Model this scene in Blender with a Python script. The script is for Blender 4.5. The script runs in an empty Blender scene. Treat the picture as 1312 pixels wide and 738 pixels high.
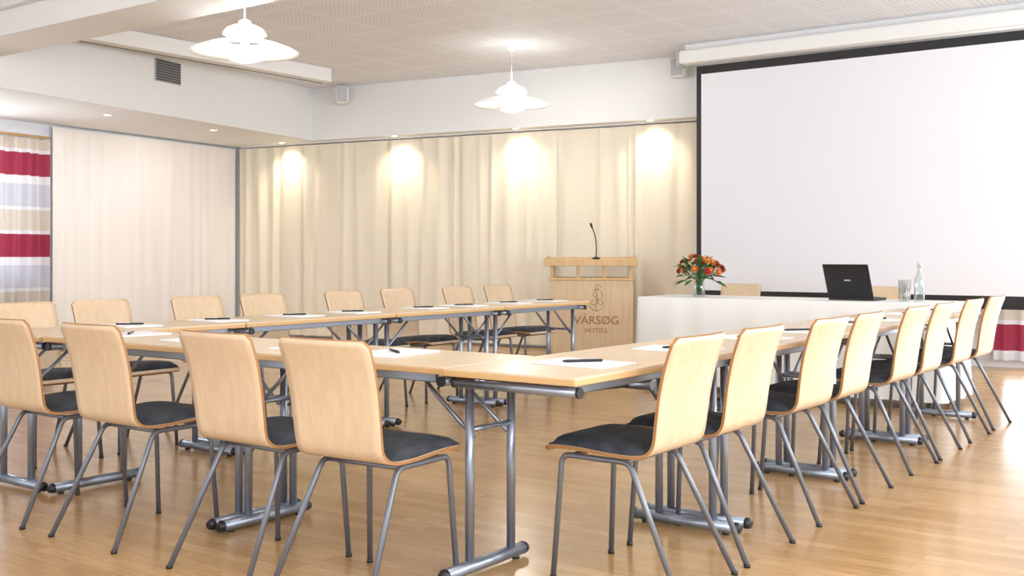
import bpy, bmesh, math, random
from mathutils import Vector, Matrix
random.seed(7)
S = bpy.context.scene
COL = S.collection
sin, cos, pi = math.sin, math.cos, math.pi

# ------------------------------------------------------------------ materials
def mat(name, color, rough=0.5, metal=0.0, **kw):
    m = bpy.data.materials.new(name); m.use_nodes = True
    b = m.node_tree.nodes['Principled BSDF']
    b.inputs['Base Color'].default_value = (*color, 1)
    b.inputs['Roughness'].default_value = rough
    b.inputs['Metallic'].default_value = metal
    for k, v in kw.items():
        b.inputs[k.replace('_', ' ')].default_value = v
    return m
def nt(m): return m.node_tree.nodes, m.node_tree.links, m.node_tree.nodes['Principled BSDF']
def outn(N): return [n for n in N if n.type == 'OUTPUT_MATERIAL'][0]

def ramp(nodes, stops, interp='LINEAR'):
    r = nodes.new('ShaderNodeValToRGB'); cr = r.color_ramp; cr.interpolation = interp
    while len(cr.elements) < len(stops): cr.elements.new(0.5)
    for e, (p, c) in zip(cr.elements, stops):
        e.position = p; e.color = (*c, 1)
    return r

def noise_mat(name, c1, c2, scale=(1, 1, 1), nscale=5, rough=0.5, bump=0.0, detail=4, **kw):
    m = mat(name, c1, rough, **kw)
    N, L, B = nt(m)
    tc = N.new('ShaderNodeTexCoord'); mp = N.new('ShaderNodeMapping')
    mp.inputs['Scale'].default_value = scale
    nz = N.new('ShaderNodeTexNoise'); nz.inputs['Scale'].default_value = nscale
    nz.inputs['Detail'].default_value = detail
    L.new(tc.outputs['Object'], mp.inputs[0]); L.new(mp.outputs[0], nz.inputs['Vector'])
    r = ramp(N, [(0.3, c1), (0.7, c2)])
    L.new(nz.outputs['Fac'], r.inputs[0]); L.new(r.outputs[0], B.inputs['Base Color'])
    if bump:
        bp = N.new('ShaderNodeBump'); bp.inputs['Strength'].default_value = bump
        bp.inputs['Distance'].default_value = 0.005
        L.new(nz.outputs['Fac'], bp.inputs['Height']); L.new(bp.outputs[0], B.inputs['Normal'])
    return m

M_ply = noise_mat('birch_plywood', (0.66, 0.48, 0.31), (0.73, 0.55, 0.37), (14, 14, 1.2), 3, 0.32)
M_plyedge = mat('plywood_edge', (0.36, 0.17, 0.06), 0.5)
M_cush = noise_mat('charcoal_seat_fabric', (0.016, 0.019, 0.027), (0.05, 0.056, 0.070), (1, 1, 1), 22, 0.85, 0.3)
M_leg = mat('grey_painted_steel', (0.17, 0.18, 0.21), 0.35, 0.5)
M_tleg = mat('silver_blue_steel', (0.30, 0.34, 0.42), 0.3, 0.7)
M_black = mat('black_plastic', (0.012, 0.012, 0.014), 0.4)
M_ttop = noise_mat('birch_table_laminate', (0.64, 0.48, 0.31), (0.70, 0.54, 0.37), (1.2, 14, 14), 3, 0.28)
M_tedge = mat('birch_table_edge', (0.58, 0.36, 0.16), 0.4)
M_paper = mat('white_paper', (0.9, 0.9, 0.92), 0.7)
M_white = mat('white_paint', (0.84, 0.84, 0.84), 0.6)
M_soff = mat('soffit_paint', (0.84, 0.85, 0.86), 0.6)
M_wall = mat('pale_wall_paint', (0.74, 0.79, 0.86), 0.7)
M_cloth = mat('white_tablecloth', (0.88, 0.88, 0.86), 0.8)
M_screen = mat('matte_screen_fabric', (0.79, 0.79, 0.84), 0.8)
M_grey = mat('grey_metal', (0.45, 0.46, 0.48), 0.45, 0.4)
M_dark = mat('dark_louvre', (0.08, 0.085, 0.09), 0.5)
M_alu = mat('aluminium', (0.7, 0.7, 0.7), 0.3, 0.9)
M_lect = noise_mat('oak_lectern', (0.58, 0.37, 0.17), (0.68, 0.47, 0.24), (12, 12, 1), 3, 0.4)
M_lect2 = noise_mat('oak_lectern_panel', (0.60, 0.43, 0.25), (0.68, 0.51, 0.33), (12, 12, 1), 3, 0.4)
M_logo = mat('brown_print', (0.30, 0.15, 0.06), 0.6)
M_shade = mat('pendant_shade', (0.9, 0.9, 0.88), 0.4, 0.0, Emission_Color=(1, 0.98, 0.95, 1), Emission_Strength=0.25)
M_bulb = mat('lamp_glow', (1, 1, 1), 0.4, 0.0, Emission_Color=(1, 0.95, 0.88, 1), Emission_Strength=5.0)
M_down = mat('downlight_glow', (1, 1, 1), 0.4, 0.0, Emission_Color=(1, 0.88, 0.66, 1), Emission_Strength=16.0)
M_green = noise_mat('leaf_green', (0.03, 0.12, 0.02), (0.08, 0.22, 0.05), (1, 1, 1), 20, 0.5)
M_orange = mat('petal_orange', (0.65, 0.17, 0.02), 0.6)
M_red = mat('petal_red', (0.38, 0.02, 0.015), 0.6)
M_yell = mat('petal_yellow', (0.80, 0.38, 0.06), 0.6)
# thin clear glass
M_glass = mat('clear_glass', (0.9, 0.95, 0.95), 0.03)
N, L, B = nt(M_glass)
tr = N.new('ShaderNodeBsdfTransparent'); tr.inputs[0].default_value = (0.93, 0.96, 0.96, 1)
gl = N.new('ShaderNodeBsdfGlossy'); gl.inputs['Roughness'].default_value = 0.03
fz = N.new('ShaderNodeLayerWeight'); fz.inputs[0].default_value = 0.35
mx = N.new('ShaderNodeMixShader')
L.new(fz.outputs['Facing'], mx.inputs[0]); L.new(tr.outputs[0], mx.inputs[1]); L.new(gl.outputs[0], mx.inputs[2])
L.new(mx.outputs[0], outn(N).inputs[0])

def curtain_mat(name, c1, c2, trans=0.25):
    m = noise_mat(name, c1, c2, (1, 1, 0.15), 6, 0.85)
    N, L, B = nt(m)
    tr = N.new('ShaderNodeBsdfTranslucent'); tr.inputs[0].default_value = (*c2, 1)
    mx = N.new('ShaderNodeMixShader'); mx.inputs[0].default_value = trans
    L.new(B.outputs[0], mx.inputs[1]); L.new(tr.outputs[0], mx.inputs[2]); L.new(mx.outputs[0], outn(N).inputs[0])
    return m
M_cur = curtain_mat('cream_curtain', (0.87, 0.80, 0.66), (0.92, 0.85, 0.71), 0.03)
M_curw = curtain_mat('ivory_curtain', (0.92, 0.88, 0.86), (0.95, 0.92, 0.90), 0.02)

M_str = mat('striped_curtain_fabric', (1, 1, 1), 0.85)
N, L, B = nt(M_str)
tc = N.new('ShaderNodeTexCoord'); sx = N.new('ShaderNodeSeparateXYZ')
L.new(tc.outputs['Object'], sx.inputs[0])
a = N.new('ShaderNodeMath'); a.operation = 'SUBTRACT'; a.inputs[0].default_value = 2.24 + 0.905
L.new(sx.outputs['Z'], a.inputs[1])
dv = N.new('ShaderNodeMath'); dv.operation = 'DIVIDE'; dv.inputs[1].default_value = 0.905
L.new(a.outputs[0], dv.inputs[0])
fr = N.new('ShaderNodeMath'); fr.operation = 'FRACT'; L.new(dv.outputs[0], fr.inputs[0])
r = ramp(N, [(0, (0.40, 0.045, 0.09)), (0.28, (0.85, 0.85, 0.88)), (0.38, (0.66, 0.66, 0.73)), (0.66, (0.85, 0.85, 0.88)), (0.70, (0.72, 0.66, 0.58)), (0.95, (0.85, 0.85, 0.88))], 'CONSTANT')
L.new(fr.outputs[0], r.inputs[0]); L.new(r.outputs[0], B.inputs['Base Color'])
tr = N.new('ShaderNodeBsdfTranslucent'); L.new(r.outputs[0], tr.inputs[0])
mx = N.new('ShaderNodeMixShader'); mx.inputs[0].default_value = .35
L.new(B.outputs[0], mx.inputs[1]); L.new(tr.outputs[0], mx.inputs[2]); L.new(mx.outputs[0], outn(N).inputs[0])

# floor parquet
M_floor = mat('oak_parquet', (0.6, 0.35, 0.15), 0.22)
N, L, B = nt(M_floor)
tc = N.new('ShaderNodeTexCoord'); mp = N.new('ShaderNodeMapping')
L.new(tc.outputs['Object'], mp.inputs[0])
br = N.new('ShaderNodeTexBrick'); br.offset = 0.37; br.offset_frequency = 2
br.inputs['Scale'].default_value = 1.0
br.inputs['Brick Width'].default_value = 0.48; br.inputs['Row Height'].default_value = 0.068
br.inputs['Mortar Size'].default_value = 0.0012; br.inputs['Mortar Smooth'].default_value = 0.3
br.inputs['Color1'].default_value = (0.58, 0.37, 0.17, 1); br.inputs['Color2'].default_value = (0.45, 0.262, 0.105, 1)
br.inputs['Mortar'].default_value = (0.33, 0.17, 0.065, 1)
L.new(mp.outputs[0], br.inputs['Vector'])
nz = N.new('ShaderNodeTexNoise'); nz.inputs['Scale'].default_value = 3
mp2 = N.new('ShaderNodeMapping'); mp2.inputs['Scale'].default_value = (2, 22, 1)
L.new(tc.outputs['Object'], mp2.inputs[0]); L.new(mp2.outputs[0], nz.inputs['Vector']); nz.inputs['Detail'].default_value = 6
mx = N.new('ShaderNodeMix'); mx.data_type = 'RGBA'; mx.blend_type = 'MULTIPLY'; mx.inputs[0].default_value = 0.65
rr = ramp(N, [(0.3, (0.68, 0.64, 0.58)), (0.7, (1, 1, 1))])
L.new(nz.outputs['Fac'], rr.inputs[0]); L.new(br.outputs['Color'], mx.inputs[6]); L.new(rr.outputs[0], mx.inputs[7])
L.new(mx.outputs[2], B.inputs['Base Color'])

# acoustic ceiling
M_ceil = mat('perforated_ceiling_tile', (0.8, 0.8, 0.8), 0.7)
N, L, B = nt(M_ceil)
tc = N.new('ShaderNodeTexCoord')
br = N.new('ShaderNodeTexBrick'); br.offset = 0.0
br.inputs['Scale'].default_value = 1.0; br.inputs['Brick Width'].default_value = 0.6; br.inputs['Row Height'].default_value = 0.6
br.inputs['Mortar Size'].default_value = 0.04; br.inputs['Mortar Smooth'].default_value = 0.0
br.inputs['Color1'].default_value = (1, 1, 1, 1); br.inputs['Color2'].default_value = (0.75, 0.75, 0.75, 1); br.inputs['Mortar'].default_value = (0, 0, 0, 1)
L.new(tc.outputs['Object'], br.inputs['Vector'])
sx = N.new('ShaderNodeSeparateXYZ'); L.new(tc.outputs['Object'], sx.inputs[0])
def sgrid(ax):
    m1 = N.new('ShaderNodeMath'); m1.operation = 'MULTIPLY'; m1.inputs[1].default_value = 2 * pi / 0.05
    L.new(sx.outputs[ax], m1.inputs[0])
    m2 = N.new('ShaderNodeMath'); m2.operation = 'SINE'; L.new(m1.outputs[0], m2.inputs[0]); return m2
s1, s2 = sgrid('X'), sgrid('Y')
mm = N.new('ShaderNodeMath'); mm.operation = 'ADD'; L.new(s1.outputs[0], mm.inputs[0]); L.new(s2.outputs[0], mm.inputs[1])
gt = N.new('ShaderNodeMapRange'); gt.inputs['From Min'].default_value = 0.9; gt.inputs['From Max'].default_value = 1.5
L.new(mm.outputs[0], gt.inputs['Value'])
m3 = N.new('ShaderNodeMath'); m3.operation = 'MULTIPLY'; L.new(gt.outputs[0], m3.inputs[0]); L.new(br.outputs['Color'], m3.inputs[1])
r = ramp(N, [(0, (0.87, 0.89, 0.93)), (1, (0.56, 0.57, 0.60))])
L.new(m3.outputs[0], r.inputs[0]); L.new(r.outputs[0], B.inputs['Base Color'])

# ------------------------------------------------------------------ mesh builder
class MB:
    def __init__(s): s.bm = bmesh.new(); s.mats = []
    def mi(s, m):
        if m not in s.mats: s.mats.append(m)
        return s.mats.index(m)
    def face(s, vs, m, smooth=False):
        try:
            f = s.bm.faces.new(vs)
        except ValueError: return None
        f.material_index = s.mi(m); f.smooth = smooth; return f
    def box(s, c, size, m, bevel=0.0, rot=None, seg=2):
        b = bmesh.new(); bmesh.ops.create_cube(b, size=1)
        for v in b.verts: v.co = Vector((v.co.x * size[0], v.co.y * size[1], v.co.z * size[2]))
        if bevel: bmesh.ops.bevel(b, geom=b.edges[:], offset=bevel, segments=seg, affect='EDGES', profile=0.5)
        M = Matrix.Translation(Vector(c)) @ (rot.to_4x4() if rot else Matrix.Identity(4))
        s.merge(b, M, m, smooth=False)
    def prism(s, pts, z0, z1, m):
        a = [s.bm.verts.new((p.x, p.y, z0)) for p in pts]; b = [s.bm.verts.new((p.x, p.y, z1)) for p in pts]
        n = len(pts); s.face(a[::-1], m); s.face(b, m)
        for i in range(n): s.face([a[i], a[(i + 1) % n], b[(i + 1) % n], b[i]], m)
    def merge(s, b, M, m, smooth=False):
        mp = {}
        for v in b.verts: mp[v] = s.bm.verts.new(M @ v.co)
        for f in b.faces: s.face([mp[v] for v in f.verts], m, smooth)
        b.free()
    def tube(s, pts, r, m, seg=10, fillet=0.0, fs=5, closed=False, squash=1.0):
        P = [Vector(p) for p in pts]
        if fillet and len(P) > 2:
            if isinstance(r, (list, tuple)): r = r[0]
            Q = [P[0]]
            for i in range(1, len(P) - 1):
                a, b, c = P[i - 1], P[i], P[i + 1]
                d1 = (a - b); d2 = (c - b); f = min(fillet, d1.length * .45, d2.length * .45)
                p1 = b + d1.normalized() * f; p2 = b + d2.normalized() * f
                for k in range(fs + 1):
                    t = k / fs; Q.append(p1 * (1 - t) ** 2 + b * 2 * t * (1 - t) + p2 * t * t)
            Q.append(P[-1]); P = Q
        rings = []; up = None
        for i, p in enumerate(P):
            if i == 0: t = P[1] - P[0]
            elif i == len(P) - 1: t = P[-1] - P[-2]
            else: t = (P[i + 1] - P[i]).normalized() + (P[i] - P[i - 1]).normalized()
            t.normalize()
            if up is None:
                up = Vector((0, 0, 1)) if abs(t.z) < .9 else Vector((1, 0, 0))
            up = (up - t * up.dot(t)).normalized(); sd = t.cross(up)
            rr = r[i] if isinstance(r, (list, tuple)) else r
            rings.append([s.bm.verts.new(p + up * cos(2 * pi * k / seg) * rr * squash + sd * sin(2 * pi * k / seg) * rr) for k in range(seg)])
        for A, Bq in zip(rings, rings[1:]):
            for k in range(seg):
                s.face([A[k], A[(k + 1) % seg], Bq[(k + 1) % seg], Bq[k]], m, True)
        s.face(rings[0][::-1], m); s.face(rings[-1], m)
    def lathe(s, prof, m, c=(0, 0, 0), seg=48, smooth=True):
        c = Vector(c); rings = []
        for (r, z) in prof:
            if r < 1e-5: rings.append([s.bm.verts.new(c + Vector((0, 0, z)))])
            else: rings.append([s.bm.verts.new(c + Vector((r * cos(2 * pi * k / seg), r * sin(2 * pi * k / seg), z))) for k in range(seg)])
        for A, Bq in zip(rings, rings[1:]):
            for k in range(seg):
                k2 = (k + 1) % seg
                if len(A) == 1 and len(Bq) == 1: continue
                if len(A) == 1: s.face([A[0], Bq[k2], Bq[k]], m, smooth)
                elif len(Bq) == 1: s.face([A[k], A[k2], Bq[0]], m, smooth)
                else: s.face([A[k], A[k2], Bq[k2], Bq[k]], m, smooth)
    def mesh(s, name):
        bmesh.ops.recalc_face_normals(s.bm, faces=s.bm.faces[:])
        me = bpy.data.meshes.new(name); s.bm.to_mesh(me); s.bm.free()
        for m in s.mats: me.materials.append(m)
        return me

def put(name, me, loc=(0, 0, 0), rz=0.0, parent=None):
    o = bpy.data.objects.new(name, me); COL.objects.link(o)
    o.location = loc; o.rotation_euler = (0, 0, rz)
    if parent: o.parent = parent
    return o

# ------------------------------------------------------------------ room frame
CANG = math.radians(8.2)
U = Vector((cos(CANG), sin(CANG), 0)); V = Vector((-sin(CANG), cos(CANG), 0))
K = Vector((-12.16, 10.13, 0))
RM = Matrix(((U.x, V.x, 0), (U.y, V.y, 0), (0, 0, 1)))
HC, HS = 3.27, 2.6
def room_pt(u, v, z=0): return K + U * u + V * v + Vector((0, 0, z))
def rbox(mb, u0, u1, v0, v1, z0, z1, m, bevel=0.0):
    c = room_pt((u0 + u1) / 2, (v0 + v1) / 2, (z0 + z1) / 2)
    mb.box(c, (u1 - u0, v1 - v0, z1 - z0), m, bevel, RM)

# floor / ceiling
mb = MB()
mb.box((-5, 4.5, -0.05), (17.4, 18.4, 0.1), M_floor)
put('floor', mb.mesh('floor'))
mb = MB()
mb.box((-5, 4.5, HC + 0.05), (17.4, 18.4, 0.1), M_ceil)
put('ceiling', mb.mesh('ceiling'))
# walls
mb = MB(); w = 0.15
rbox(mb, -w, 9.7, 0, w, 0, HC, M_white)
rbox(mb, 9.7, 13.6, 0, w, 0, 0.12, M_white); rbox(mb, 9.7, 13.6, 0, w, 2.45, HC, M_white)
rbox(mb, 13.6, 14.7, 0, w, 0, HC, M_white)
put('wall_back', mb.mesh('wall_back'))
mb = MB()
rbox(mb, -w, 0, -3.35, 0, 0, HC, M_wall)
rbox(mb, -w, 0, -5.2, -3.35, 0, 0.8, M_wall); rbox(mb, -w, 0, -5.2, -3.35, 2.35, HC, M_wall)
rbox(mb, -w, 0, -13.5, -5.2, 0, HC, M_wall)
put('wall_left', mb.mesh('wall_left'))
def window(name, pts_box, n):
    mb = MB()
    u0, u1, v, z0, z1, axis = pts_box
    t = 0.06
    def bar(a0, a1, b0, b1):
        if axis == 'u': rbox(mb, a0, a1, v - t / 2, v + t / 2, b0, b1, M_white, 0.004)
        else: rbox(mb, v - t / 2, v + t / 2, a0, a1, b0, b1, M_white, 0.004)
    bar(u0, u1, z0, z0 + t); bar(u0, u1, z1 - t, z1)
    for i in range(n + 1):
        x = u0 + (u1 - u0 - t) * i / n
        bar(x, x + t, z0 + t, z1 - t)
    return put(name, mb.mesh(name))
window('window_1', (-5.2, -3.35, -0.08, 0.8, 2.35, 'v'), 2)
window('window_2', (9.7, 13.6, 0.08, 0.12, 2.45, 'u'), 4)
# right wall with windows
mb = MB(); XR = 2.2
ys = [-4, -2.5, -0.3, 0.6, 2.8, 3.7, 5.9, 6.8, 9.0, 12.4]
for i in range(len(ys) - 1):
    y0, y1 = ys[i], ys[i + 1]
    if i % 2 == 0: mb.box((XR + .075, (y0 + y1) / 2, HC / 2), (.15, y1 - y0, HC), M_white)
    else:
        mb.box((XR + .075, (y0 + y1) / 2, .4), (.15, y1 - y0, .8), M_white)
        mb.box((XR + .075, (y0 + y1) / 2, (2.4 + HC) / 2), (.15, y1 - y0, HC - 2.4), M_white)
put('wall_right', mb.mesh('wall_right'))
for k, i in enumerate([1, 3, 5, 7]):
    y0, y1 = ys[i], ys[i + 1]; mb = MB(); cy = (y0 + y1) / 2
    for y in (y0 + .03, cy, y1 - .03): mb.box((XR + .05, y, 1.6), (.06, .06, 1.6), M_white, .004)
    for z in (.83, 2.37): mb.box((XR + .05, cy, z), (.06, y1 - y0 - .12, .06), M_white, .004)
    put('window_%d' % (k + 3), mb.mesh('window'))

# soffits
SK = .078
def sedge(v): return 1.6 + SK * (-.35 - v)
mb = MB()
mb.prism([room_pt(0, 0), room_pt(0, -13.5), room_pt(sedge(-13.5), -13.5), room_pt(1.6, -.35), room_pt(1.6, 0)], HS, HC - .001, M_soff)
put('trim_1', mb.mesh('soffit_left'))
mb = MB(); rbox(mb, 1.6, 14.6, -0.35, 0, HS, HC - .001, M_soff)
put('trim_2', mb.mesh('soffit_back'))
# beam across
mb = MB()
mb.box((-3.65, 4.95, 3.07), (11.6, 0.5, 0.40), M_white, 0.004)
mb.box((-3.65, 4.66, 3.10), (11.6, 0.06, 0.06), M_white, 0.004)
mb.box((-3.65, 4.60, 3.2), (11.6, 0.05, 0.14), M_grey)
put('trim_3', mb.mesh('ceiling_beam'))
# screen housing along left
mb = MB()
mb.box((-9.25, 7.12, 3.19), (0.15, 3.82, 0.155), M_white, 0.006)
mb.box((-9.336, 7.12, 3.12), (0.018, 3.82, 0.02), M_black)
mb.box((-9.25, 9.035, 3.19), (0.16, 0.02, 0.158), M_alu, 0.004)
put('rolled_projection_screen', mb.mesh('rolled_screen'))
# baseboards
mb = MB(); rbox(mb, 0.0, 9.7, -0.015, 0, 0, .09, M_white); put('baseboard_back', mb.mesh('bb'))
mb = MB(); rbox(mb, 0, .015, -13.4, -.02, 0, .09, M_white); put('baseboard_left', mb.mesh('bb'))

# vent grille on left fascia
def vent():
    mb = MB()
    RV = RM @ Matrix.Rotation(math.atan(SK), 3, 'Z')
    v = -3.10
    c = room_pt(sedge(v) + .008, v, 3.07)
    mb.box(c, (.014, .40, .24), M_grey, .003, RV)
    for i in range(8):
        mb.box(c + RV @ Vector((.009, 0, -.098 + i * .028)), (.01, .37, .020), M_dark, 0, RV)
    put('air_vent_grille', mb.mesh('vent'))
vent()

# curtains
def curtain(name, p0, p1, z0, z1, m, amp=0.045, wl=0.17, seed=0, irr=1.0, side=1):
    rnd = random.Random(seed)
    p0, p1 = Vector(p0), Vector(p1); d = p1 - p0; Ln = d.length; d.normalize()
    n = Vector((d.y, -d.x, 0))
    nx = max(24, int(Ln / 0.014)); nz = 20
    ph = [rnd.uniform(0, 6.28) for _ in range(10)]; k1 = 2 * pi / wl
    mb = MB(); rows = []
    for j in range(nz + 1):
        tz = j / nz; z = z0 + (z1 - z0) * tz; row = []
        for i in range(nx + 1):
            s = Ln * i / nx
            warp = irr * (0.10 * sin(s * 2.3 + ph[0]) + 0.05 * sin(s * 5.9 + ph[1] + tz * .9) + .03 * sin(s * 11.3 + ph[6] - tz * 1.3))
            g = sin(k1 * (s + warp) + ph[2])
            g2 = 0.6 * sin(k1 * 0.37 * s + ph[3] + tz * 1.4)
            g3 = 0.30 * sin(k1 * 1.9 * (s + warp) + ph[4] - tz * .8)
            env = 0.55 + 0.3 * sin(s * 1.9 + ph[5]) + .25 * sin(s * 4.1 + ph[7] + tz)
            off = amp * max(.12, env) * (1.15 - .3 * tz) * (g + g2 + g3)
            row.append(mb.bm.verts.new(p0 + d * s + n * off + Vector((0, 0, z))))
        rows.append(row)
    for A, Bq in zip(rows, rows[1:]):
        for i in range(nx): mb.face([A[i], A[i + 1], Bq[i + 1], Bq[i]], m, True)
    return put(name, mb.mesh(name))
tb = [0.13, 1.32, 2.58, 3.81, 4.98, 5.97, 7.3]
for i in range(6):
    off = -0.10 - 0.025 * (i % 2)
    curtain('cream_curtain', room_pt(tb[i] - (.05 if i else 0), off), room_pt(tb[i + 1] + .05, off), 0.03, 2.57, M_cur, 0.022, 0.23, seed=i + 3)
curtain('ivory_curtain', room_pt(0.08, -3.15), room_pt(0.08, -.13), 0.03, 2.57, M_curw, 0.005, 0.21, seed=20)
curtain('striped_curtain', room_pt(0.13, -4.1), room_pt(0.13, -3.25), 0.08, 2.40, M_str, 0.04, 0.15, seed=31, irr=.4)
curtain('striped_curtain', room_pt(9.75, -0.15), room_pt(10.9, -0.15), 0.08, 2.50, M_str, 0.035, 0.15, seed=33, irr=.4)
mb = MB()
mb.tube([room_pt(0.13, -5.3, 2.43), room_pt(0.13, -3.22, 2.43)], 0.016, M_lect, 12)
mb.tube([room_pt(0.0, -3.24, 2.43), room_pt(0.13, -3.24, 2.43)], 0.01, M_lect, 8)
put('curtain_rod', mb.mesh('curtain_rod'))
mb = MB()
rbox(mb, 0.2, 14.4, -0.15, -0.08, 2.585, 2.6, M_white)
put('curtain_track', mb.mesh('curtain_track'))

# ------------------------------------------------------------------ projection screen
SY = 10.16; sx0, sx1 = -5.07, -0.95; sz0, sz1 = 0.66, 3.03
mb = MB()
cx = (sx0 + sx1) / 2
mb.box((cx, SY, (sz0 + sz1) / 2), (sx1 - sx0, 0.006, sz1 - sz0), M_black)
mb.box((cx, SY - .0045, (sz0 + sz1) / 2 - 0.0), (sx1 - sx0 - .11, 0.004, sz1 - sz0 - .17), M_screen)
mb.box((cx, SY, sz0 - .012), (sx1 - sx0 + .02, 0.035, 0.035), M_black, .006)
mb.box((cx, SY + 0.02, 3.135), (sx1 - sx0 + .36, 0.16, 0.14), M_white, .02)
mb.box((cx, SY + 0.06, 3.235), (sx1 - sx0 + .30, 0.05, 0.07), M_white)
for x in (sx0 - .19, sx1 + .19): mb.box((x, SY + .02, 3.13), (.03, .17, .17), M_grey, .01)
put('projection_screen', mb.mesh('projection_screen'))

# speakers
def speaker(name, loc, rz, s=1.0):
    mb = MB()
    mb.box((0, 0, 0), (.2 * s, .16 * s, .26 * s), M_white, .04 * s, seg=4)
    mb.box((0, -.082 * s, 0), (.15 * s, .01, .21 * s), M_grey, .004)
    mb.tube([(0, .07 * s, 0), (0, .16 * s, .04)], .015, M_grey)
    put(name, mb.mesh(name), loc, rz)
speaker('wall_speaker', room_pt(2.20, -0.52, 3.13), CANG + .7, 0.85)
speaker('wall_speaker', room_pt(6.66, -0.5, 3.12), CANG, 0.85)

# ------------------------------------------------------------------ pendants
def pendant(loc, e=30):
    mb = MB()
    mb.lathe([(.15, .075), (.20, .068), (.27, .052), (.35, .022), (.40, -.006), (.398, -.010), (.348, .015), (.27, .044), (.20, .060), (.148, .068)], M_shade)
    mb.lathe([(.155, -.005), (.15, -.035), (.12, -.06), (.06, -.078), (0, -.083)], M_shade)
    mb.lathe([(.155, -.005), (.15, .01), (.10, .02), (0.0, .02)], M_bulb)
    mb.lathe([(.160, .125), (.158, .14), (.135, .170), (.09, .190), (.05, .196), (.045, .225), (.025, .235), (0, .235)], M_shade)
    mb.lathe([(.158, .126), (.12, .132), (0, .132)], M_bulb)
    mb.tube([(0, 0, .02), (0, 0, .13)], .03, M_bulb, 16)
    for a in range(3):
        t = a * 2 * pi / 3 + .4
        mb.tube([(.145 * cos(t), .145 * sin(t), -.01), (.155 * cos(t), .155 * sin(t), .14)], .004, M_alu, 6)
    top = HC - loc[2]
    mb.tube([(0, 0, .22), (0, 0, top - .02)], .006, M_alu, 8)
    mb.lathe([(0, top - .06), (.03, top - .055), (.05, top - .02), (.05, top), (0, top)], M_white, seg=24)
    put('pendant_lamp', mb.mesh('pendant_lamp'), loc)
    for dz, en in ((.1, e), (-.13, e * .5), (.28, e * .12)):
        l = bpy.data.lights.new('pendant_bulb', 'POINT'); l.energy = en; l.color = (1, .96, .9); l.shadow_soft_size = .05
        lo = bpy.data.objects.new('pendant_light', l); COL.objects.link(lo); lo.location = (loc[0] + .055, loc[1], loc[2] + dz)
pendant((-6.42, 5.42, 2.62))
pendant((-6.68, 9.15, 2.66), 24)
pendant((-6.4, 1.5, 2.61), 50)  # out-of-view pendant, added to raise the general brightness
pendant((-2.2, 1.5, 2.61), 50)  # second added pendant above the view, same purpose

# downlights
def downlight(P, energy, aim=None, size=110, col=(1, .86, .64)):
    mb = MB()
    mb.lathe([(.028, -.002), (.045, -.006), (.05, -.001), (.05, 0)], M_alu, seg=24)
    mb.lathe([(0, -.003), (.034, -.004), (.034, -.001), (0, -.001)], M_down, seg=24)
    put('recessed_downlight', mb.mesh('downlight'), P)
    l = bpy.data.lights.new('downlight_lamp', 'SPOT'); l.energy = energy; l.color = col
    l.spot_size = math.radians(size); l.spot_blend = 1.0; l.shadow_soft_size = .07
    o = bpy.data.objects.new('downlight_lamp', l); COL.objects.link(o); o.location = P - Vector((0, 0, .02))
    dirv = aim if aim else Vector((0, 0, -1))
    o.rotation_euler = dirv.to_track_quat('-Z', 'Y').to_euler()
for t in (1.05, 2.85, 4.57, 6.26, 8.0):
    downlight(room_pt(t, -.30, HS), 42, aim=Vector((V.x * .25, V.y * .25, -1)), size=125)
for s in (1.85, 3.45, 5.1):
    downlight(room_pt(1.3, -s, HS), 42, aim=Vector((-U.x * .7, -U.y * .7, -1)), size=140, col=(1, .95, .92))

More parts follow.
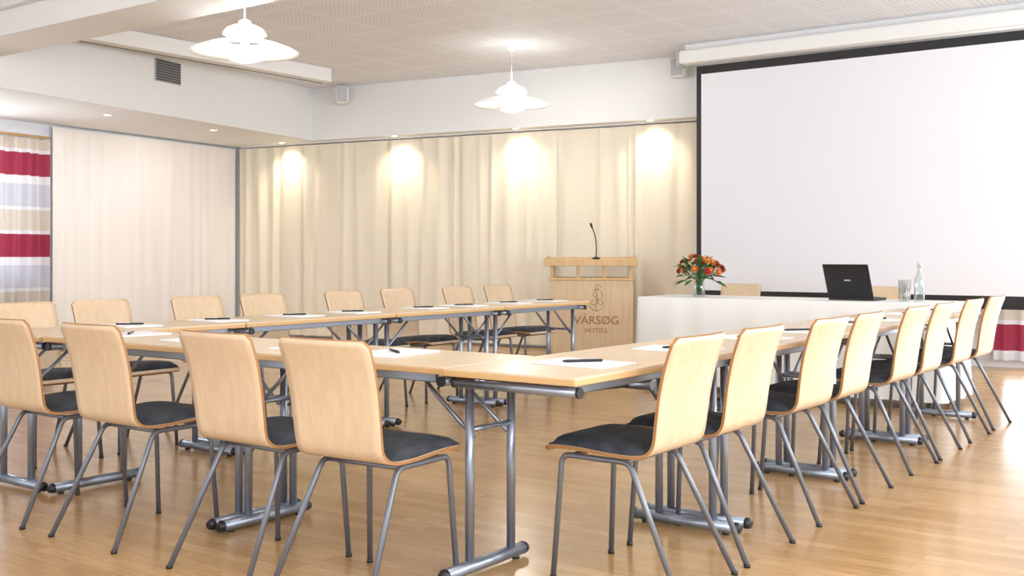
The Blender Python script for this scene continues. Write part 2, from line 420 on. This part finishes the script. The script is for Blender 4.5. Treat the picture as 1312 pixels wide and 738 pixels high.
# ------------------------------------------------------------------ chair
def chair_mesh():
    mb = MB()
    prof = [(.225, .428), (.215, .437), (.19, .444), (.10, .446), (0, .440), (-.08, .436), (-.13, .437), (-.165, .448), (-.188, .472), (-.198, .51), (-.206, .57), (-.22, .66), (-.243, .75), (-.275, .835)]
    P = []
    for i in range(len(prof) - 1):
        p0 = prof[max(i - 1, 0)]; p1 = prof[i]; p2 = prof[i + 1]; p3 = prof[min(i + 2, len(prof) - 1)]
        for k in range(3):
            t = k / 3
            P.append(tuple(.5 * ((2 * p1[a]) + (-p0[a] + p2[a]) * t + (2 * p0[a] - 5 * p1[a] + 4 * p2[a] - p3[a]) * t * t + (-p0[a] + 3 * p1[a] - 3 * p2[a] + p3[a]) * t ** 3) for a in (0, 1)))
    P.append(prof[-1])
    n = len(P); nw = 12; th = .011
    lens = [0]
    for i in range(1, n): lens.append(lens[-1] + math.dist(P[i], P[i - 1]))
    T = lens[-1]
    def hw(s):
        f = s / T
        if f < .3: w = .200
        elif f < .55: w = .200 - .018 * (f - .3) / .25
        else: w = .182 + .010 * (f - .55) / .45
        for e, r in ((s, .035), (T - s, .022)):
            if e < r: w -= r - math.sqrt(max(0, r * r - (r - e) ** 2))
        return w
    top, bot = [], []
    for i, (y, z) in enumerate(P):
        a = P[max(i - 1, 0)]; b = P[min(i + 1, n - 1)]
        t = Vector((0, b[0] - a[0], b[1] - a[1])).normalized(); nn = Vector((0, t.z, -t.y))
        w = hw(lens[i]); back = max(0, (z - .5) / .33)
        r1, r2 = [], []
        for k in range(nw + 1):
            q = -1 + 2 * k / nw
            cv = -.018 * back * (1 - q * q)
            p = Vector((q * w, y + cv, z))
            r1.append(mb.bm.verts.new(p)); r2.append(mb.bm.verts.new(p + nn * th))
        top.append(r1); bot.append(r2)
    for R in (top, bot):
        for A, Bq in zip(R, R[1:]):
            for k in range(nw): mb.face([A[k], A[k + 1], Bq[k + 1], Bq[k]], M_ply, True)
    for i in range(n - 1):
        for k in (0, nw): mb.face([top[i][k], top[i + 1][k], bot[i + 1][k], bot[i][k]], M_plyedge)
    for i in (0, n - 1):
        for k in range(nw): mb.face([top[i][k], top[i][k + 1], bot[i][k + 1], bot[i][k]], M_plyedge)
    ny, nx = 16, 14; y0, y1 = -.150, .212
    def zs(y):
        for i in range(n - 1):
            a, b = P[i], P[i + 1]
            if b[0] <= y <= a[0]:
                f = (y - a[0]) / (b[0] - a[0] + 1e-9); return a[1] + f * (b[1] - a[1])
        return P[0][1]
    up, lo = [], []
    for j in range(ny + 1):
        v = j / ny; y = y0 + (y1 - y0) * v; ru, rl = [], []
        for i in range(nx + 1):
            q = -1 + 2 * i / nx; w = .197 - (.012 if v < .3 else 0) * (1 - v / .3)
            vv = 2 * v - 1
            e = max(0.0, 1 - abs(q) ** 6) ** .5 * max(0.0, 1 - abs(vv) ** 6) ** .5
            xx = q * w * (1 - .06 * abs(vv) ** 6)
            z = zs(y) + .013
            rl.append(mb.bm.verts.new((xx, y, z - .0005)))
            ru.append(mb.bm.verts.new((xx, y, z + .006 + .026 * e)))
        up.append(ru); lo.append(rl)
    for A, Bq in zip(up, up[1:]):
        for k in range(nx): mb.face([A[k], A[k + 1], Bq[k + 1], Bq[k]], M_cush, True)
    for j in range(ny):
        for k in (0, nx): mb.face([up[j][k], up[j + 1][k], lo[j + 1][k], lo[j][k]], M_cush, True)
    for j in (0, ny):
        for k in range(nx): mb.face([up[j][k], up[j][k + 1], lo[j][k + 1], lo[j][k]], M_cush, True)
    for sg in (-1, 1):
        mb.tube([(sg * .192, .190, .004), (sg * .174, .165, .422), (sg * .160, -.09, .418), (sg * .205, -.295, .004)], .0100, M_leg, 10, fillet=.03)
        for y in ((.190, .192), (-.295, .205)):
            mb.lathe([(0, 0), (.012, 0), (.012, .012), (0, .012)], M_black, (sg * y[1], y[0], 0), 12)
    mb.tube([(-.172, .13, .421), (.172, .13, .421)], .009, M_leg, 8)
    mb.tube([(-.162, -.07, .417), (.162, -.07, .417)], .009, M_leg, 8)
    return mb.mesh('chair')
CH = chair_mesh()
def chair(x, y, rz, jit=.035):
    return put('conference_chair', CH, (x, y, 0), rz + random.uniform(-jit, jit))
OFF = .27
for x, rz in ((-2.52, .06), (-3.03, .0), (-3.77, .0), (-4.38, 0)): chair(x, 2.40 + OFF + .02, rz, .015)
for y in (3.29, 3.81, 4.53, 5.03, 5.80, 6.30, 6.97, 7.55): chair(-1.625 - OFF, y, pi / 2)
for y in (3.30, 3.79, 4.465, 5.01, 5.79, 6.38, 7.12, 7.68): chair(-5.77 + OFF, y, -pi / 2)
chair(-4.17, 9.28 - OFF, pi); chair(-2.87, 9.25 - OFF, pi)

# ------------------------------------------------------------------ tables
TW = .52; TH = .73
def table_mesh(Lt, legs=(True, True), folded=False, po=0.0, inset=.05):
    mb = MB()
    mb.box((0, 0, TH - .004), (Lt - .006, TW - .006, .008), M_ttop, .002)
    mb.box((0, 0, TH - .0165), (Lt - .004, TW - .004, .019), M_tedge, .003)
    for sy in (-1, 1):
        mb.box((0, sy * (TW / 2 - .06), TH - .043), (Lt - .16, .02, .034), M_tleg, .004)
    for idx, sx_ in enumerate((-1, 1)):
        xe = sx_ * (Lt / 2 - inset)
        mb.tube([(xe, -TW / 2 + .02, TH - .05), (xe, TW / 2 - .02, TH - .05)], .017, M_tleg, 14)
        for sy in (-1, 1):
            mb.tube([(xe, sy * (TW / 2 - .021), TH - .05), (xe, sy * (TW / 2 - .012), TH - .05)], .018, M_black, 14)
        if legs[idx]:
            for y in (-.125 + po, .115 + po):
                mb.tube([(xe, y, TH - .05), (xe, y, .05)], .016, M_tleg, 14)
            mb.tube([(xe, -.22, .030), (xe, .22, .030)], .022, M_tleg, 14)
            for sy in (-1, 1):
                mb.tube([(xe, sy * .22, .030), (xe, sy * .225, .030), (xe, sy * .243, .026)], [.0232, .0232, .016], M_black, 14)
                mb.lathe([(0, 0), (.014, 0), (.014, .012), (0, .012)], M_black, (xe, sy * .18, 0), 12)
            mb.tube([(xe, -.125 + po, .50), (xe, .115 + po, .50)], .010, M_tleg, 8)
            xi = xe - sx_ * .27
            for y in (-.10, .09):
                mb.tube([(xe, y + po, .47), (xe - sx_ * .16, y + po, .60), (xi, y + po, TH - .035)], .008, M_tleg, 8)
            mb.tube([(xi, -.20, TH - .045), (xi, .20, TH - .045)], .009, M_tleg, 8)
        elif folded:
            for y in (-.125, .115):
                mb.tube([(xe, y, TH - .055), (xe - sx_ * .5, y, TH - .075)], .014, M_tleg, 10)
            mb.tube([(xe - sx_ * .5, -.22, TH - .075), (xe - sx_ * .5, .22, TH - .075)], .018, M_tleg, 12)
    return mb.mesh('folding_table')
X1, X3, Y2 = -2.04, -4.96, 3.04
seams = [2.76, 4.03, 5.28, 6.53, 7.78]
seams3 = [2.76, 3.98, 5.20, 6.37, 7.52]
for i in range(4):
    a, b = seams[i], seams[i + 1]
    put('folding_table', table_mesh(b - a - .004, (i != 0, True), folded=(i == 0)), (X1, (a + b) / 2, 0), pi / 2)
for i in range(4):
    a, b = seams3[i], seams3[i + 1]
    put('folding_table', table_mesh(b - a - .004), (X3, (a + b) / 2, 0), pi / 2)
xs = [-2.302, -3.50, -4.695]
for i in range(2):
    a, b = xs[i + 1], xs[i]
    put('folding_table', table_mesh(b - a - .002, po=.035, inset=.028), ((a + b) / 2, Y2, 0), 0)

# notepads with pens
def pad_mesh():
    mb = MB()
    mb.box((0, 0, .003), (.21, .297, .006), M_paper, .001)
    R = Matrix.Rotation(.9, 3, 'Z')
    mb.tube([R @ Vector((0, -.07, .011)), R @ Vector((0, .055, .011)), R @ Vector((0, .07, .011))], [.0048, .0048, .003], M_black, 8)
    mb.tube([R @ Vector((.006, .0, .016)), R @ Vector((.006, -.06, .016))], .0015, M_alu, 6)
    return mb.mesh('notepad')
PD = pad_mesh()
def pad(x, y, rz): put('notepad', PD, (x, y, TH + .0005), rz + random.uniform(-.12, .12))
for x in (-2.78, -3.2, -3.90, -4.42): pad(x, Y2 + .02, 0)
for y in (3.15, 3.85, 4.55, 5.08, 5.80, 6.25, 6.97, 7.5): pad(X1 + .04, y, pi / 2)
for y in (3.45, 4.02, 4.60, 5.10, 5.80, 6.25, 6.80, 7.30): pad(X3 - .03, y, -pi / 2)

# ------------------------------------------------------------------ cloth covered head table
def cloth_table():
    mb = MB()
    x0, x1, y0, y1 = -4.54, -2.08, 7.98, 8.68; zt = .755
    per = []; r = .04
    def arc(cx_, cy_, a0):
        for k in range(6):
            a = a0 + k / 5 * pi / 2; per.append((cx_ + r * cos(a), cy_ + r * sin(a), cos(a), sin(a)))
    def seg(ax, ay, bx, by, nx_, ny_, n):
        for k in range(1, n): per.append((ax + (bx - ax) * k / n, ay + (by - ay) * k / n, nx_, ny_))
    arc(x0 + r, y0 + r, pi); seg(x0 + r, y0, x1 - r, y0, 0, -1, 90)
    arc(x1 - r, y0 + r, -pi / 2); seg(x1, y0 + r, x1, y1 - r, 1, 0, 26)
    arc(x1 - r, y1 - r, 0); seg(x1 - r, y1, x0 + r, y1, 0, 1, 90)
    arc(x0 + r, y1 - r, pi / 2); seg(x0, y1 - r, x0, y0 + r, -1, 0, 26)
    levels = [(zt, -.012), (zt - .002, -.004), (zt - .01, 0), (.55, .008), (.3, .02), (.06, .03)]
    rows = []
    for j, (z, o) in enumerate(levels):
        row = []
        for i, (x, y, nx_, ny_) in enumerate(per):
            s = (x if abs(ny_) > .5 else y)
            wv = (max(0, zt - z)) * .022 * (sin(s * 16) + .6 * sin(s * 27 + 1))
            row.append(mb.bm.verts.new((x + nx_ * (o + wv), y + ny_ * (o + wv), z)))
        rows.append(row)
    n = len(per)
    for A, Bq in zip(rows, rows[1:]):
        for i in range(n): mb.face([A[i], A[(i + 1) % n], Bq[(i + 1) % n], Bq[i]], M_cloth, True)
    mb.face(rows[0], M_cloth)
    for x in (x0 + .12, x1 - .12):
        for y in (y0 + .1, y1 - .1): mb.tube([(x, y, 0), (x, y, .74)], .018, M_tleg, 10)
    put('tablecloth_covered_table', mb.mesh('cloth_table'))
cloth_table()
ZT = .755
# laptop (lid back toward audience)
mb = MB()
mb.box((0, .12, .011), (.36, .245, .02), M_black, .005)
mb.box((0, .13, .022), (.31, .12, .002), M_dark)
for r_ in range(4):
    for c_ in range(12): mb.box((-.145 + c_ * .0262, .085 + r_ * .026, .0245), (.021, .021, .003), M_black)
R = Matrix.Rotation(math.radians(24), 3, 'X')
mb.box(Vector((0, 0, .02)) + R @ Vector((0, 0, .14)), (.36, .011, .28), M_black, .004, R)
mb.box(Vector((0, 0, .02)) + R @ Vector((0, .0062, .14)), (.33, .001, .23), M_dark, 0, R)
mb.box(Vector((0, 0, .02)) + R @ Vector((0, -.006, .15)), (.05, .001, .012), M_alu, 0, R)
put('laptop', mb.mesh('laptop'), (-2.83, 8.27, ZT), -.08)
# bottle + glasses
mb = MB()
mb.lathe([(0, .004), (.036, .004), (.038, .012), (.038, .15), (.034, .18), (.018, .215), (.014, .24), (.014, .262), (.017, .264), (.017, .272), (.011, .272), (.011, .24), (.015, .212), (.031, .178), (.035, .15), (.035, .014), (0, .012)], M_glass, seg=32)
mb.lathe([(0, .268), (.013, .268), (.015, .285), (.01, .295), (0, .297)], M_alu, seg=24)
put('water_bottle', mb.mesh('water_bottle'), (-2.33, 8.3, ZT))
def glass(x, y):
    mb = MB()
    mb.lathe([(0, .001), (.028, .001), (.030, .01), (.036, .16), (.034, .16), (.028, .012), (0, .010)], M_glass, seg=28)
    put('drinking_glass', mb.mesh('drinking_glass'), (x, y, ZT))
glass(-2.45, 8.30); glass(-2.46, 8.42)
# flowers
def flowers(loc):
    mb = MB(); rnd = random.Random(4)
    mb.lathe([(0, .002), (.045, .002), (.05, .01), (.045, .08), (.04, .13), (.048, .15), (.045, .15), (.037, .13), (.042, .08), (.046, .014), (0, .012)], M_glass, seg=28)
    def petal(c, ax, outd, ln, wd, lift, m):
        side = ax.cross(outd).normalized()
        a = c; b = c + outd * ln * .55 + ax * lift * .5 * ln
        t = c + outd * ln + ax * lift * ln
        v = [mb.bm.verts.new(p) for p in (a, b + side * wd, t, b - side * wd)]
        mb.face(v, m, True)
    heads = []
    for i in range(44):
        th = rnd.uniform(0, 2 * pi); ph = math.acos(rnd.uniform(.05, 1))
        d = Vector((sin(ph) * cos(th), sin(ph) * sin(th), cos(ph)))
        c = Vector((0, 0, .19)) + Vector((d.x * .21, d.y * .21, d.z * .16)) * rnd.uniform(.7, 1.0)
        heads.append((c, d))
        mb.tube([Vector((rnd.uniform(-.02, .02), rnd.uniform(-.02, .02), .03)), Vector((d.x * .03, d.y * .03, .14)), c], .0025, M_green, 5)
    for i, (c, d) in enumerate(heads):
        m = [M_orange, M_red, M_orange, M_yell, M_red][i % 5]; R_ = rnd.uniform(.028, .042)
        a1 = d.orthogonal().normalized(); a2 = d.cross(a1)
        for ring, (ln, lf) in enumerate(((1, .15), (.8, .6), (.5, 1.2))):
            for k in range(10):
                t = 2 * pi * k / 10 + ring * .3
                petal(c, d, (a1 * cos(t) + a2 * sin(t)), R_ * ln, R_ * .2, lf, m)
        b = bmesh.new(); bmesh.ops.create_icosphere(b, subdivisions=1, radius=R_ * .35)
        mb.merge(b, Matrix.Translation(c + d * .006), M_yell if m is M_orange else M_red, True)
    for i in range(90):
        th = rnd.uniform(0, 2 * pi); el = rnd.uniform(-.35, .9)
        d = Vector((cos(th) * cos(el), sin(th) * cos(el), sin(el)))
        c0 = Vector((0, 0, .17)) + d * rnd.uniform(.06, .15)
        up = Vector((0, 0, 1)); sd = d.cross(up).normalized() * rnd.uniform(.010, .018); ln = rnd.uniform(.07, .13)
        pts = [c0, c0 + d * ln * .4 + sd + up * .01, c0 + d * ln - up * .012, c0 + d * ln * .4 - sd + up * .01]
        mb.face([mb.bm.verts.new(p) for p in pts], M_green, True)
    for i in range(9):
        th = rnd.uniform(0, 2 * pi); d = Vector((cos(th), sin(th), 0)); L_ = rnd.uniform(.22, .30)
        mb.tube([Vector((0, 0, .15)), d * L_ * .5 + Vector((0, 0, .27)), d * L_ + Vector((0, 0, .25))], .0025, M_green, 5, fillet=.08)
    put('flower_bouquet_in_vase', mb.mesh('flowers'), loc)
flowers((-4.11, 8.28, ZT))

# ------------------------------------------------------------------ lectern
E = bpy.data.objects.new('lectern', None); COL.objects.link(E)
E.location = (-6.26, 10.03, 0); E.rotation_euler = (0, 0, math.radians(30))
def lpart(name, fn):
    mb = MB(); fn(mb); return put(name, mb.mesh(name), parent=E)
def body(mb):
    mb.box((0, -.02, .42), (.90, .03, .84), M_lect2, .004)
    for s in (-1, 1): mb.box((s * .435, .20, .42), (.03, .42, .84), M_lect, .004)
    mb.box((0, .2, .845), (.92, .50, .03), M_lect, .006)
    mb.box((0, .2, .45), (.84, .40, .02), M_lect)
    mb.box((0, .19, .03), (.93, .46, .06), M_lect, .004)
def posts(mb):
    for x in (-.42, -.14, .14, .42):
        mb.box((x, -.0, .92), (.035, .035, .13), M_lect, .003)
    for x in (-.42, .42): mb.box((x, .38, .96), (.035, .035, .20), M_lect, .003)
def top(mb):
    R = Matrix.Rotation(math.radians(4), 3, 'X')
    mb.box((0, .2, 1.035), (1.0, .56, .03), M_lect, .006, R)
    mb.box((0, -.08, 1.02), (1.0, .025, .07), M_lect, .004)
    mb.box((0, .47, 1.055), (1.0, .025, .05), M_lect, .004)
    for s in (-1, 1): mb.box((s * .49, .2, 1.04), (.022, .56, .075), M_lect, .004, R)
def mic(mb):
    mb.lathe([(0, 1.055), (.045, 1.055), (.045, 1.07), (.01, 1.085), (0, 1.085)], M_black, (.05, .15, 0), 20)
    mb.tube([(.05, .15, 1.07), (.055, .15, 1.2), (.04, .13, 1.32), (.01, .08, 1.40)], .006, M_black, 8, fillet=.05)
    mb.tube([(.01, .08, 1.395), (0, .06, 1.425), (-.005, .05, 1.445)], [.008, .014, .012], M_black, 10)
lpart('cabinet', body); lpart('posts', posts); lpart('desk_top', top); lpart('gooseneck_microphone', mic)
def text(s, size, z, m):
    c = bpy.data.curves.new('logo_text', 'FONT'); c.body = s; c.size = size; c.align_x = 'CENTER'; c.extrude = .001
    o = bpy.data.objects.new('tmp', c); COL.objects.link(o)
    bpy.context.view_layer.update()
    me = bpy.data.meshes.new_from_object(o.evaluated_get(bpy.context.evaluated_depsgraph_get()))
    bpy.data.objects.remove(o)
    me.materials.clear(); me.materials.append(m)
    t = bpy.data.objects.new('logo_lettering', me); COL.objects.link(t); t.parent = E
    t.location = (0.06, -.0365, z); t.rotation_euler = (pi / 2, 0, 0)
text('VÅRSØG', .125, .36, M_logo); text('HOTELL', .07, .27, M_logo)
def emblem(mb):
    def sp(cx_, cz, r0, turns, ph, sg=1):
        pts = []
        for k in range(28):
            t = k / 27; a = ph + sg * turns * 2 * pi * t; r = r0 * (1 - .8 * t)
            pts.append((cx_ + r * cos(a), -.037, cz + r * sin(a)))
        mb.tube(pts, .0026, M_logo, 5)
    sp(.06, .68, .075, 1.2, -1.6); sp(.02, .60, .05, 1.0, 1, -1); sp(.11, .60, .045, 1.0, 2); sp(.07, .75, .04, 1.1, 0)
    mb.tube([(.06, -.037, .50), (.05, -.037, .56), (.07, -.037, .64), (.05, -.037, .74)], .0026, M_logo, 5, fillet=.02)
    for s in (-1, 1): mb.tube([(.06, -.037, .50), (.06 + s * .05, -.037, .52), (.06 + s * .08, -.037, .56)], .0026, M_logo, 5, fillet=.02)
lpart('emblem', emblem)

# ------------------------------------------------------------------ world & camera
W = bpy.data.worlds.new('World'); S.world = W; W.use_nodes = True
bg = W.node_tree.nodes['Background']; bg.inputs[0].default_value = (0.88, 0.94, 1, 1); bg.inputs[1].default_value = 2.5

def area(name, loc, rot, sx_, sy_, e, col):
    l = bpy.data.lights.new(name, 'AREA'); l.shape = 'RECTANGLE'; l.size = sx_; l.size_y = sy_; l.energy = e; l.color = col
    o = bpy.data.objects.new(name, l); COL.objects.link(o); o.location = loc; o.rotation_euler = rot
for y in (-1.4, 1.7, 4.8, 7.9):
    area('window_daylight_fill', (XR - .02, y, 1.6), (0, math.radians(118), 0), 1.5, 2.1, 125, (.92, .97, 1))  # added area lamps at the windows, tilted up to brighten the ceiling
pw = room_pt(11.65, -.22, 1.25)
area('window_daylight_fill', pw, (math.radians(-90), 0, CANG), 3.6, 2.1, 150, (.94, .97, 1))
pl = room_pt(.22, -4.6, 1.6)
area('window_daylight_fill', pl, (0, math.radians(-105), CANG), 1.4, 1.0, 25, (.88, .95, 1))

cam = bpy.data.cameras.new('Camera'); co = bpy.data.objects.new('Camera', cam); COL.objects.link(co)
co.location = (0, 0, 1.1); co.rotation_euler = (pi / 2, 0, math.radians(36.1))
cam.sensor_width = 36; cam.lens = 1402 / 1312 * 36; cam.shift_y = -0.032
S.camera = co
try: S.view_settings.view_transform = 'Standard'
except Exception as e: print(e)
